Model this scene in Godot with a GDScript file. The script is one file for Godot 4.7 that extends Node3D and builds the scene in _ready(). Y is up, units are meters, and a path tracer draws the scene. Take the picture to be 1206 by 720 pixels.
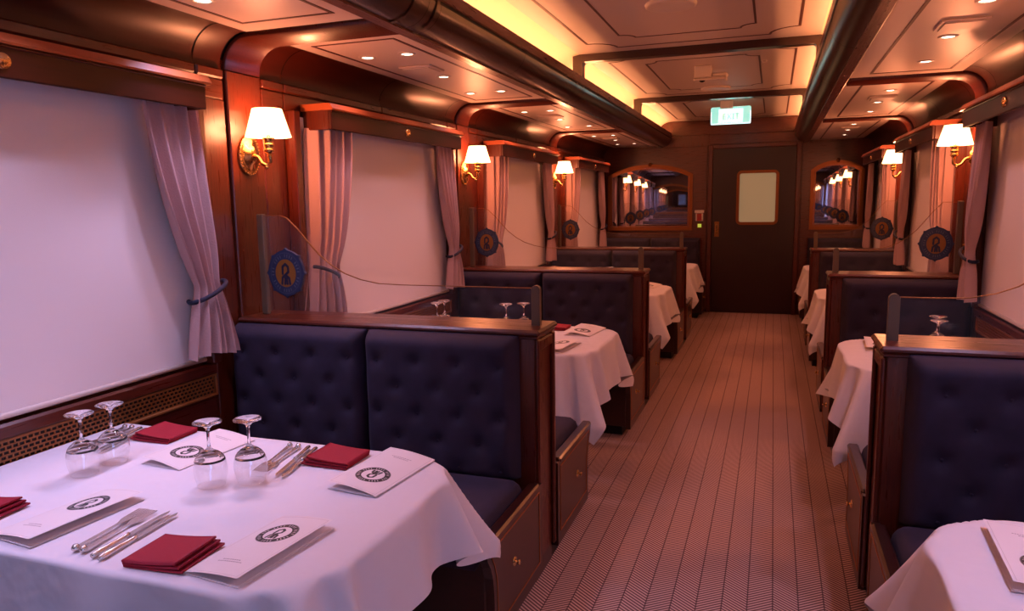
extends Node3D
# A railway dining car: camera stands in the aisle, car runs along -z.
const WL := -2.05          # left wall face
const WR := 1.064          # right wall face
const XL := -0.765         # aisle ends of the left benches
const XR := 0.328          # aisle ends of the right benches
const P := 2.2365          # length of one bay
const ZP := -2.5           # centre of the first partition
const ZEND := -9.31        # far end wall
const ZREAR := 2.05        # end wall behind the camera
const CAPY := 0.936
const TOPY := 0.67         # table top
const SOF := 2.045         # low side ceilings
const RAI := 2.33          # raised middle ceiling
const MIDX := -0.4975
const ORD := ["nearest", "second", "third", "farthest"]
var M := {}
var taken := {}
var protos := {}

# ---------- naming ----------
func numbered(n: String) -> String:
	if not taken.has(n):
		taken[n] = 0
		return n
	taken[n] += 1
	return "%s_%03d" % [n, taken[n]]

func thing(called: String, label: String, category: String, at := Vector3.ZERO, turn := 0.0, group := "") -> Node3D:
	var o := Node3D.new()
	o.name = numbered(called)
	add_child(o)
	o.position = at
	o.rotation.y = turn
	o.set_meta("label", label)
	o.set_meta("category", category)
	if group != "":
		o.set_meta("group", group)
	return o

func setting(called: String) -> Node3D:
	var o := Node3D.new()
	o.name = called
	o.set_meta("kind", "structure")
	add_child(o)
	return o

func copy_of(key: String, label: String, at: Vector3, turn := 0.0, group := "") -> Node3D:
	var r: Node3D = protos[key]
	if r.has_meta("fresh"):
		r.remove_meta("fresh")
	else:
		var base_name: String = r.get_meta("base")
		r = r.duplicate()
		r.name = numbered(base_name)
		add_child(r)
	r.position = at
	r.rotation.y = turn
	r.set_meta("label", label)
	if group != "":
		r.set_meta("group", group)
	return r

func proto(key: String, called: String, category: String) -> Node3D:
	var o := thing(called, "", category)
	o.set_meta("fresh", true)
	o.set_meta("base", called)
	protos[key] = o
	return o

# ---------- mesh helpers ----------
func stool(flat := false) -> SurfaceTool:
	var st := SurfaceTool.new()
	st.begin(Mesh.PRIMITIVE_TRIANGLES)
	st.set_smooth_group(0xFFFFFFFF if flat else 0)
	return st

func flat() -> SurfaceTool:
	return stool(true)

func part(called: String, st: SurfaceTool, mat: Material, parent: Node, stuff := false) -> MeshInstance3D:
	st.generate_normals()
	var o := MeshInstance3D.new()
	o.mesh = st.commit()
	o.material_override = mat
	o.name = called
	if stuff:
		o.set_meta("kind", "stuff")
	parent.add_child(o, true)
	return o

func part_mesh(called: String, mesh: Mesh, mat: Material, parent: Node, at := Vector3.ZERO) -> MeshInstance3D:
	var o := MeshInstance3D.new()
	o.mesh = mesh
	o.material_override = mat
	o.name = called
	o.position = at
	parent.add_child(o, true)
	return o

func tri(st: SurfaceTool, a: Vector3, b: Vector3, c: Vector3) -> void:
	st.add_vertex(a); st.add_vertex(c); st.add_vertex(b)

func quad(st: SurfaceTool, a: Vector3, b: Vector3, c: Vector3, d: Vector3) -> void:
	tri(st, a, b, c); tri(st, a, c, d)

func quad_uv(st: SurfaceTool, v: Array, t: Array) -> void:
	for i in [0, 2, 1, 0, 3, 2]:
		st.set_uv(t[i])
		st.add_vertex(v[i])

# box with chamfered edges, between two corners
func box(st: SurfaceTool, lo: Vector3, hi: Vector3, b := 0.0) -> void:
	var a := Vector3(minf(lo.x, hi.x), minf(lo.y, hi.y), minf(lo.z, hi.z))
	var z := Vector3(maxf(lo.x, hi.x), maxf(lo.y, hi.y), maxf(lo.z, hi.z))
	var c := (a + z) * 0.5
	var h := (z - a) * 0.5
	b = minf(b, minf(h.x, minf(h.y, h.z)) * 0.8)
	var ax := [Vector3.RIGHT, Vector3.UP, Vector3.BACK]
	for i in 3:
		var j := (i + 1) % 3
		var k := (i + 2) % 3
		for s in [-1.0, 1.0]:
			var n: Vector3 = ax[i] * h[i] * s
			var u: Vector3 = ax[j] * (h[j] - b)
			var w: Vector3 = ax[k] * (h[k] - b)
			if s > 0: quad(st, c + n - u - w, c + n + u - w, c + n + u + w, c + n - u + w)
			else: quad(st, c + n - u - w, c + n - u + w, c + n + u + w, c + n + u - w)
	if b <= 0.0:
		return
	for i in 3:
		var j := (i + 1) % 3
		var k := (i + 2) % 3
		for sj in [-1.0, 1.0]:
			for sk in [-1.0, 1.0]:
				var u: Vector3 = ax[i] * (h[i] - b)
				var e1: Vector3 = ax[j] * h[j] * sj + ax[k] * (h[k] - b) * sk
				var e2: Vector3 = ax[j] * (h[j] - b) * sj + ax[k] * h[k] * sk
				if sj * sk > 0: quad(st, c - u + e1, c + u + e1, c + u + e2, c - u + e2)
				else: quad(st, c - u + e2, c + u + e2, c + u + e1, c - u + e1)
	for sx in [-1.0, 1.0]:
		for sy in [-1.0, 1.0]:
			for sz in [-1.0, 1.0]:
				var p1 := c + Vector3(h.x * sx, (h.y - b) * sy, (h.z - b) * sz)
				var p2 := c + Vector3((h.x - b) * sx, h.y * sy, (h.z - b) * sz)
				var p3 := c + Vector3((h.x - b) * sx, (h.y - b) * sy, h.z * sz)
				if sx * sy * sz > 0: tri(st, p1, p2, p3)
				else: tri(st, p1, p3, p2)

func boxed(called: String, lo: Vector3, hi: Vector3, mat: Material, parent: Node, b := 0.0) -> MeshInstance3D:
	var st := flat()
	box(st, lo, hi, b)
	return part(called, st, mat, parent)

# prism of a 2-D outline; x and y of the outline go along u and v, depth along w
func prism(st: SurfaceTool, pts: PackedVector2Array, u: Vector3, v: Vector3, w: Vector3, o: Vector3) -> void:
	var idx := Geometry2D.triangulate_polygon(pts)
	for i in range(0, idx.size(), 3):
		var a := o + u * pts[idx[i]].x + v * pts[idx[i]].y
		var b := o + u * pts[idx[i + 1]].x + v * pts[idx[i + 1]].y
		var c := o + u * pts[idx[i + 2]].x + v * pts[idx[i + 2]].y
		tri(st, a, c, b)
		tri(st, a + w, b + w, c + w)
	for i in pts.size():
		var a := o + u * pts[i].x + v * pts[i].y
		var j := (i + 1) % pts.size()
		var b := o + u * pts[j].x + v * pts[j].y
		quad(st, a, b, b + w, a + w)

# flat ribbon of width w along a 2-D line, with thickness t along n
func ribbon(st: SurfaceTool, pts: Array, w: float, closed: bool, u: Vector3, v: Vector3, n: Vector3, o: Vector3) -> void:
	var cnt := pts.size()
	var L := []
	var R := []
	for i in cnt:
		var p: Vector2 = pts[i]
		var a: Vector2 = pts[(i - 1 + cnt) % cnt] if (closed or i > 0) else p
		var b: Vector2 = pts[(i + 1) % cnt] if (closed or i < cnt - 1) else p
		var d1 := (p - a).normalized() if a != p else (b - p).normalized()
		var d2 := (b - p).normalized() if b != p else d1
		var m := (d1 + d2).normalized()
		var nn := Vector2(-m.y, m.x)
		var k := 1.0 / maxf(0.4, nn.dot(Vector2(-d1.y, d1.x)))
		L.append(o + u * (p + nn * w * 0.5 * k).x + v * (p + nn * w * 0.5 * k).y)
		R.append(o + u * (p - nn * w * 0.5 * k).x + v * (p - nn * w * 0.5 * k).y)
	var last := cnt if closed else cnt - 1
	for i in last:
		var j := (i + 1) % cnt
		quad(st, R[i] + n, R[j] + n, L[j] + n, L[i] + n)
		quad(st, R[i], R[j], R[j] + n, R[i] + n)
		quad(st, L[j], L[i], L[i] + n, L[j] + n)
		quad(st, L[i], L[j], R[j], R[i])

# surface of revolution about y
func lathe(st: SurfaceTool, prof: Array, segs: int, x := Transform3D.IDENTITY) -> void:
	for i in prof.size() - 1:
		var a: Vector2 = prof[i]
		var b: Vector2 = prof[i + 1]
		for k in segs:
			var t0 := TAU * k / segs
			var t1 := TAU * (k + 1) / segs
			var p0 := x * Vector3(a.x * cos(t0), a.y, a.x * sin(t0))
			var p1 := x * Vector3(a.x * cos(t1), a.y, a.x * sin(t1))
			var p2 := x * Vector3(b.x * cos(t1), b.y, b.x * sin(t1))
			var p3 := x * Vector3(b.x * cos(t0), b.y, b.x * sin(t0))
			if a.x > 1e-6: tri(st, p0, p2, p1)
			if b.x > 1e-6: tri(st, p0, p3, p2)

# round tube along a line, radius r (float) or per point (Array)
func tube(st: SurfaceTool, pts: Array, r, segs := 10) -> void:
	var rings := []
	for i in pts.size():
		var a: Vector3 = pts[maxi(i - 1, 0)]
		var b: Vector3 = pts[mini(i + 1, pts.size() - 1)]
		var d := (b - a).normalized()
		var s := d.cross(Vector3.UP if absf(d.y) < 0.9 else Vector3.RIGHT).normalized()
		var t := s.cross(d)
		var rr: float = r[i] if r is Array else r
		var ring := []
		for k in segs:
			var q := TAU * k / segs
			ring.append(pts[i] + (s * cos(q) + t * sin(q)) * rr)
		rings.append(ring)
	for i in rings.size() - 1:
		for k in segs:
			var l := (k + 1) % segs
			quad(st, rings[i][k], rings[i + 1][k], rings[i + 1][l], rings[i][l])
	for k in segs:
		var l := (k + 1) % segs
		tri(st, pts[0], rings[0][k], rings[0][l])
		tri(st, pts[-1], rings[-1][l], rings[-1][k])

# grid of points into a sheet
func sheet(st: SurfaceTool, g: Array) -> void:
	for i in g.size() - 1:
		for j in g[i].size() - 1:
			quad(st, g[i][j], g[i + 1][j], g[i + 1][j + 1], g[i][j + 1])

# an (x, y) profile swept along z
func sweep_z(st: SurfaceTool, prof: Array, z0: float, z1: float) -> void:
	for i in prof.size() - 1:
		var a: Vector2 = prof[i]
		var b: Vector2 = prof[i + 1]
		quad(st, Vector3(a.x, a.y, z0), Vector3(a.x, a.y, z1), Vector3(b.x, b.y, z1), Vector3(b.x, b.y, z0))

func arc2(c: Vector2, r: float, a0: float, a1: float, n: int) -> Array:
	var o := []
	for i in n + 1:
		var a := deg_to_rad(lerpf(a0, a1, float(i) / n))
		o.append(c + Vector2(cos(a), sin(a)) * r)
	return o

# upholstered pad: w along x, h along y, bulging d towards +z, with button dimples
func pad(st: SurfaceTool, w: float, h: float, d: float, o: Vector3, u: Vector3, v: Vector3, n: Vector3, buttons: Array, nx := 44, ny := 40) -> void:
	var g := []
	for i in nx + 1:
		var row := []
		var a := float(i) / nx
		a = a - sin(a * TAU) / TAU * 0.55
		for j in ny + 1:
			var b := float(j) / ny
			b = b - sin(b * TAU) / TAU * 0.55
			var ex := minf(a, 1 - a) * w
			var ey := minf(b, 1 - b) * h
			var q := 0.05
			var fx := 1.0 - pow(maxf(0.0, 1.0 - ex / q), 2.4)
			var fy := 1.0 - pow(maxf(0.0, 1.0 - ey / q), 2.4)
			var z := d * minf(sqrt(maxf(fx, 0.0)), 1.0) * minf(sqrt(maxf(fy, 0.0)), 1.0)
			var p := Vector2(a * w, b * h)
			for bt in buttons:
				var r: float = p.distance_to(bt)
				z -= 0.011 * exp(-r * r / 0.0006) + 0.006 * exp(-r * r / 0.004)
			row.append(o + u * p.x + v * p.y + n * maxf(z, 0.0))
		g.append(row)
	sheet(st, g)

# ---------- materials ----------
func mat(called: String, c: Color, rough := 0.5, metal := 0.0) -> StandardMaterial3D:
	var m := StandardMaterial3D.new()
	m.resource_name = called
	m.albedo_color = c
	m.roughness = rough
	m.metallic = metal
	M[called] = m
	return m

func noise_tex(sd: int, freq: float, ramp: Array, size := 512, oct := 4, normal := false) -> NoiseTexture2D:
	var n := FastNoiseLite.new()
	n.noise_type = FastNoiseLite.TYPE_SIMPLEX_SMOOTH
	n.seed = sd
	n.frequency = freq
	n.fractal_octaves = oct
	var t := NoiseTexture2D.new()
	t.width = size
	t.height = size
	t.seamless = true
	t.noise = n
	t.as_normal_map = normal
	if ramp.size():
		var g := Gradient.new()
		var offs := PackedFloat32Array()
		var cols := PackedColorArray()
		for i in ramp.size():
			offs.append(float(i) / (ramp.size() - 1))
			cols.append(ramp[i])
		g.offsets = offs
		g.colors = cols
		t.color_ramp = g
	return t

func lamp_mat(called: String, c: Color, e: float) -> StandardMaterial3D:
	var m := mat(called, Color(0.9, 0.88, 0.85), 0.6)
	m.emission_enabled = true
	m.emission = c
	m.emission_energy_multiplier = e
	return m

func make_materials() -> void:
	var grain := noise_tex(3, 0.018, [Color(0.255, 0.088, 0.040), Color(0.305, 0.110, 0.050), Color(0.34, 0.126, 0.057), Color(0.295, 0.105, 0.048)], 512, 5)
	var rough := noise_tex(9, 0.03, [Color(0.24, 0.24, 0.24), Color(0.40, 0.40, 0.40)], 256, 3)
	for ax in [["wood_up", Vector3(9, 0.6, 9)], ["wood_along", Vector3(9, 9, 0.6)], ["wood_across", Vector3(0.6, 9, 9)]]:
		var m := mat(ax[0], Color(1, 1, 1), 1.0)
		m.albedo_texture = grain
		m.roughness_texture = rough
		m.uv1_triplanar = true
		m.uv1_world_triplanar = true
		m.uv1_scale = ax[1]
		m.clearcoat_enabled = true
		m.clearcoat = 0.25
		m.clearcoat_roughness = 0.2
	var cw := mat("cove_wood", Color(1, 1, 1), 0.42)
	cw.albedo_texture = noise_tex(4, 0.018, [Color(0.20, 0.052, 0.016), Color(0.24, 0.066, 0.022), Color(0.22, 0.058, 0.019)], 256, 4)
	cw.uv1_triplanar = true
	cw.uv1_world_triplanar = true
	cw.uv1_scale = Vector3(9, 9, 0.6)
	cw.metallic_specular = 0.35
	cw.clearcoat_enabled = true
	cw.clearcoat = 0.2
	cw.clearcoat_roughness = 0.3
	var dark_grain := noise_tex(5, 0.018, [Color(0.14, 0.042, 0.022), Color(0.20, 0.066, 0.034), Color(0.16, 0.050, 0.026)], 256, 4)
	var dw := mat("dark_wood", Color(1, 1, 1), 0.3)
	dw.albedo_texture = dark_grain
	dw.uv1_triplanar = true
	dw.uv1_world_triplanar = true
	dw.uv1_scale = Vector3(9, 9, 0.6)
	dw.clearcoat_enabled = true
	dw.clearcoat = 0.5
	dw.clearcoat_roughness = 0.2
	var dr := mat("door_wood", Color(1, 1, 1), 0.35)
	dr.albedo_texture = noise_tex(6, 0.018, [Color(0.13, 0.045, 0.045), Color(0.165, 0.06, 0.06), Color(0.14, 0.05, 0.05)], 256, 4)
	dr.uv1_triplanar = true
	dr.uv1_world_triplanar = true
	dr.uv1_scale = Vector3(9, 0.6, 9)
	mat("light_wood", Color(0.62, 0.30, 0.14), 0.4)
	mat("groove", Color(0.06, 0.02, 0.012), 0.7)
	mat("cream", Color(0.82, 0.74, 0.70), 0.42)
	mat("raised_cream", Color(0.79, 0.72, 0.69), 0.5)
	mat("inlay_brown", Color(0.30, 0.11, 0.05), 0.45)
	mat("inlay_gold", Color(0.62, 0.36, 0.17), 0.4, 0.3)
	mat("cove_white", Color(0.88, 0.84, 0.74), 0.8)
	var v := mat("velvet", Color(0.165, 0.12, 0.22), 0.85)
	v.rim_enabled = true
	v.rim = 0.35
	v.rim_tint = 0.6
	v.albedo_texture = noise_tex(21, 0.02, [Color(0.82, 0.82, 0.82), Color(1, 1, 1)], 256, 4)
	v.uv1_triplanar = true
	v.uv1_scale = Vector3(2.5, 2.5, 2.5)
	var c := mat("curtain", Color(0.73, 0.59, 0.58), 0.8)
	c.rim_enabled = true
	c.rim = 0.25
	c.rim_tint = 0.5
	c.backlight_enabled = true
	c.backlight = Color(0.12, 0.1, 0.1)
	c.normal_enabled = true
	c.normal_texture = noise_tex(31, 0.12, [], 256, 3, true)
	c.normal_scale = 0.15
	c.uv1_triplanar = true
	c.uv1_scale = Vector3(7, 3, 7)
	var tb := mat("tie_rope", Color(0.07, 0.07, 0.18), 0.8)
	tb.rim_enabled = true
	tb.rim = 0.3
	var bl := mat("blind_fabric", Color(0.91, 0.87, 0.86), 0.75)
	bl.normal_enabled = true
	bl.normal_texture = noise_tex(37, 0.2, [], 256, 2, true)
	bl.normal_scale = 0.06
	bl.uv1_triplanar = true
	bl.uv1_scale = Vector3(6, 6, 6)
	var ln := mat("linen", Color(0.88, 0.85, 0.87), 0.75)
	ln.normal_enabled = true
	ln.normal_texture = noise_tex(41, 0.012, [], 512, 3, true)
	ln.normal_scale = 0.25
	ln.uv1_triplanar = true
	ln.uv1_scale = Vector3(1.6, 1.6, 1.6)
	ln.rim_enabled = true
	ln.rim = 0.15
	var nk := mat("napkin_red", Color(0.60, 0.0, 0.14), 0.75)
	nk.normal_enabled = true
	nk.normal_texture = noise_tex(43, 0.25, [], 128, 2, true)
	nk.normal_scale = 0.15
	nk.uv1_triplanar = true
	nk.uv1_scale = Vector3(12, 12, 12)
	mat("paper", Color(0.90, 0.86, 0.86), 0.7)
	mat("silver", Color(0.84, 0.80, 0.77), 0.27, 0.9)
	mat("brass", Color(0.88, 0.69, 0.45), 0.2, 1.0)
	mat("polished_brass", Color(0.95, 0.80, 0.56), 0.08, 1.0)
	mat("dull_brass", Color(0.56, 0.37, 0.20), 0.5, 0.7)
	mat("gilt", Color(0.52, 0.30, 0.14), 0.35, 0.6)
	mat("grille_brass", Color(0.60, 0.38, 0.20), 0.5, 0.25)
	mat("steel_post", Color(0.42, 0.35, 0.28), 0.42, 0.25)
	mat("black_metal", Color(0.05, 0.045, 0.05), 0.45)
	mat("white_plastic", Color(0.82, 0.76, 0.72), 0.45)
	mat("red_plastic", Color(0.60, 0.06, 0.05), 0.4)
	mat("mirror", Color(0.86, 0.86, 0.88), 0.015, 1.0)
	var g := mat("pane", Color(0.9, 0.93, 0.92, 0.015), 0.02)
	g.transparency = BaseMaterial3D.TRANSPARENCY_ALPHA
	var tg := mat("thin_glass", Color(1, 1, 1, 0.045), 0.0)
	tg.transparency = BaseMaterial3D.TRANSPARENCY_ALPHA
	tg.metallic_specular = 0.7
	var w := mat("crystal", Color(1, 1, 1, 0.0), 0.0)
	w.transparency = BaseMaterial3D.TRANSPARENCY_ALPHA
	w.refraction_enabled = true
	w.refraction_scale = 0.05
	lamp_mat("shade_glow", Color(1.0, 0.72, 0.48), 7.0)
	lamp_mat("bulb_glow", Color(1.0, 0.66, 0.42), 10.0)
	lamp_mat("spot_glow", Color(1.0, 0.86, 0.74), 9.0)
	lamp_mat("strip_glow", Color(1.0, 0.66, 0.45), 2.5)
	lamp_mat("frosted_lit", Color(1.0, 0.84, 0.62), 0.19)
	M.frosted_lit.albedo_color = Color(0.55, 0.52, 0.47)
	lamp_mat("frosted_cool", Color(0.62, 0.66, 0.85), 0.16)
	M.frosted_cool.albedo_color = Color(0.45, 0.47, 0.52)
	lamp_mat("sign_teal", Color(0.12, 0.85, 0.80), 1.0)
	lamp_mat("sign_white", Color(0.78, 0.97, 1.0), 1.15)
	lamp_mat("sign_green", Color(0.30, 0.80, 0.62), 0.9)
	lamp_mat("button_green", Color(0.55, 0.75, 0.15), 0.8)
	# carpet: bands of slanting ribs, the slant changing from band to band
	var n := 512
	var im := Image.create(n, n, false, Image.FORMAT_RGB8)
	var rng := RandomNumberGenerator.new()
	rng.seed = 77
	var lo := Color(0.43, 0.305, 0.285)
	var hi := Color(0.85, 0.705, 0.655)
	for y in n:
		for x in n:
			var band := 0 if x < n / 2 else 1
			var bx := x % (n / 2)
			var k := 10.0
			var ph: float = (y + (bx * 0.8 if band == 1 else -bx * 0.8)) * k / n
			var s := 0.5 + 0.5 * sin(TAU * ph)
			s = smoothstep(0.25, 0.75, s)
			var col := lo.lerp(hi, s)
			var edge := minf(bx, n / 2 - 1 - bx)
			if edge < 7: col = col.lerp(Color(0.27, 0.165, 0.17), 0.6)
			col = col * (0.90 + 0.2 * rng.randf())
			im.set_pixel(x, y, col)
	var cp := mat("carpet", Color(1, 1, 1), 0.95)
	cp.albedo_texture = ImageTexture.create_from_image(im)
	# emblems
	M["emblem_plate"] = mat("emblem_plate", Color(1, 1, 1), 0.45)
	M["emblem_plate"].albedo_texture = ImageTexture.create_from_image(emblem_image(256, Color(0.14, 0.19, 0.31), Color(0.52, 0.34, 0.14), Color(0.10, 0.13, 0.24), Color(0.34, 0.38, 0.43)))
	var mi := Image.create(300, 560, false, Image.FORMAT_RGB8)
	mi.fill(Color(0.91, 0.87, 0.87))
	for e in [[12, 12, 276, 2], [12, 546, 276, 2], [12, 12, 2, 536], [286, 12, 2, 536]]:
		mi.fill_rect(Rect2i(e[0], e[1], e[2], e[3]), Color(0.78, 0.72, 0.72))
	var em := emblem_image(200, Color(0.10, 0.08, 0.09), Color(0.91, 0.87, 0.87), Color(0.10, 0.08, 0.09), Color(0.80, 0.76, 0.76))
	mi.blit_rect(em, Rect2i(0, 0, 200, 200), Vector2i(50, 85))
	var rr := RandomNumberGenerator.new()
	rr.seed = 5
	for row in 2:
		var wdt := 96 if row == 0 else 120
		var x0 := 150 - wdt / 2
		var xx := x0
		while xx < x0 + wdt:
			var l := rr.randi_range(4, 9)
			mi.fill_rect(Rect2i(xx, 436 + row * 16, l, 6), Color(0.62, 0.56, 0.57))
			xx += l + 3
	var mp := mat("menu_print", Color(1, 1, 1), 0.55)
	mp.albedo_texture = ImageTexture.create_from_image(mi)

func seg_dist(p: Vector2, a: Vector2, b: Vector2) -> float:
	var t := clampf((p - a).dot(b - a) / (b - a).length_squared(), 0, 1)
	return p.distance_to(a + (b - a) * t)

# ring with tick-like lettering and a knotted ribbon in the middle
func emblem_image(n: int, ring: Color, field: Color, ink: Color, marks: Color) -> Image:
	var im := Image.create(n, n, false, Image.FORMAT_RGB8)
	var knot := [
		[Vector2(-0.24, 0.46), Vector2(-0.20, 0.20)], [Vector2(-0.20, 0.20), Vector2(0.17, -0.06)], [Vector2(0.17, -0.06), Vector2(0.16, -0.28)], [Vector2(0.16, -0.28), Vector2(0.0, -0.40)],
		[Vector2(0.0, -0.40), Vector2(-0.17, -0.28)], [Vector2(-0.17, -0.28), Vector2(-0.18, 0.02)], [Vector2(0.02, 0.10), Vector2(0.20, 0.22)], [Vector2(0.20, 0.22), Vector2(0.24, 0.46)],
		[Vector2(-0.06, 0.46), Vector2(-0.03, 0.22)], [Vector2(0.08, 0.46), Vector2(0.06, 0.24)]]
	for y in n:
		for x in n:
			var p := Vector2(x + 0.5 - n * 0.5, y + 0.5 - n * 0.5) / (n * 0.5)
			var r := p.length()
			var c := field
			if r > 0.92: c = ring.lerp(field, 0.0) if marks != field and ring.b > 0.3 else field
			elif r > 0.62:
				c = ring
				if r > 0.70 and r < 0.84:
					var a := atan2(p.y, p.x) / TAU * 34.0
					var fr := a - floorf(a)
					if fr > 0.28 and fr < 0.62 and (int(floorf(a)) % 5 != 0): c = marks
				elif r > 0.88: c = ring.lerp(marks, 0.5)
			else:
				for s in knot:
					var d := seg_dist(p, s[0], s[1])
					if d < 0.062: c = ink
			im.set_pixel(x, y, c)
	return im

# ---------- lights ----------
func omni(parent: Node, at: Vector3, c: Color, e: float, size := 0.03) -> void:
	var l := OmniLight3D.new()
	l.light_color = c
	l.light_energy = e
	l.light_size = size
	l.omni_range = 14.0
	l.omni_attenuation = 2.0
	l.shadow_enabled = true
	l.position = at
	l.name = "lamp_light"
	parent.add_child(l, true)

func spot(parent: Node, at: Vector3, c: Color, e: float, angle := 62.0, size := 0.035) -> void:
	var l := SpotLight3D.new()
	l.light_color = c
	l.light_energy = e
	l.light_size = size
	l.spot_range = 14.0
	l.spot_attenuation = 2.0
	l.spot_angle = angle
	l.spot_angle_attenuation = 0.9
	l.shadow_enabled = true
	l.position = at
	l.rotation_degrees = Vector3(-90, 0, 0)
	l.name = "lamp_light"
	parent.add_child(l, true)

func area(parent: Node, at: Vector3, rot: Vector3, size: Vector2, c: Color, e: float) -> void:
	var l := AreaLight3D.new()
	l.light_color = c
	l.light_energy = e
	l.area_size = size
	l.area_range = 14.0
	l.area_attenuation = 2.0
	l.shadow_enabled = true
	l.position = at
	l.rotation_degrees = rot
	l.name = "lamp_light"
	parent.add_child(l, true)

const WARM := Color(1.0, 0.61, 0.53)
const SPOT_E := 0.23
const PALE := Color(0.81, 0.765, 0.99)       # cooler downlights of the nearest bays
const PALE_E := 0.58
const LAMP_E := 0.26
const COVE_E := 0.75
const SKY := Color(0.56, 0.71, 1.0)        # dusk daylight outside
const SKY_E := 7.0

# ---------- scene ----------
func _ready() -> void:
	var cam := Camera3D.new()
	cam.name = "camera"
	cam.fov = 2.0 * rad_to_deg(atan(360.0 / 862.5))
	cam.position = Vector3(0, 1.3818, 0)
	cam.basis = Basis(Vector3.UP, deg_to_rad(19.6047)) * Basis(Vector3.RIGHT, deg_to_rad(-7.9945)) * Basis(Vector3.BACK, deg_to_rad(-0.927))
	cam.near = 0.05
	add_child(cam)
	cam.current = true
	var we := WorldEnvironment.new()
	we.name = "environment"
	var env := Environment.new()
	env.background_mode = Environment.BG_COLOR
	env.background_color = SKY
	env.background_energy_multiplier = SKY_E
	env.tonemap_mode = Environment.TONE_MAPPER_LINEAR
	env.tonemap_exposure = 1.0
	env.sdfgi_enabled = true
	env.ssao_enabled = true
	env.ssil_enabled = true
	we.environment = env
	add_child(we)
	make_materials()
	build_floor()
	build_side_wall(true)
	build_side_wall(false)
	build_ceiling()
	build_end_walls()
	build_window_dressing()
	build_partitions()
	build_tables()
	build_lamps()
	build_ceiling_fittings()

func zw(k: int) -> float:
	return -1.40 - k * P

func zpost(k: int) -> float:
	return -2.522 - k * P

func zbeam(k: int) -> float:
	return -4.82 - (k - 1) * P

func build_floor() -> void:
	var f := setting("floor")
	var st := flat()
	var w := 0.166
	var a := Vector3(WL, 0, ZREAR)
	var b := Vector3(WR, 0, ZREAR)
	var c := Vector3(WR, 0, ZEND)
	var d := Vector3(WL, 0, ZEND)
	var t := []
	for q in [a, b, c, d]:
		t.append(Vector2((q.x + 0.79) / w, q.z / w))
	quad_uv(st, [a, b, c, d], t)
	part("carpet", st, M.carpet, f)
	boxed("subfloor", Vector3(WL - 0.15, -0.12, ZEND - 0.15), Vector3(WR + 0.15, -0.002, ZREAR + 0.15), M.black_metal, f)

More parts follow.
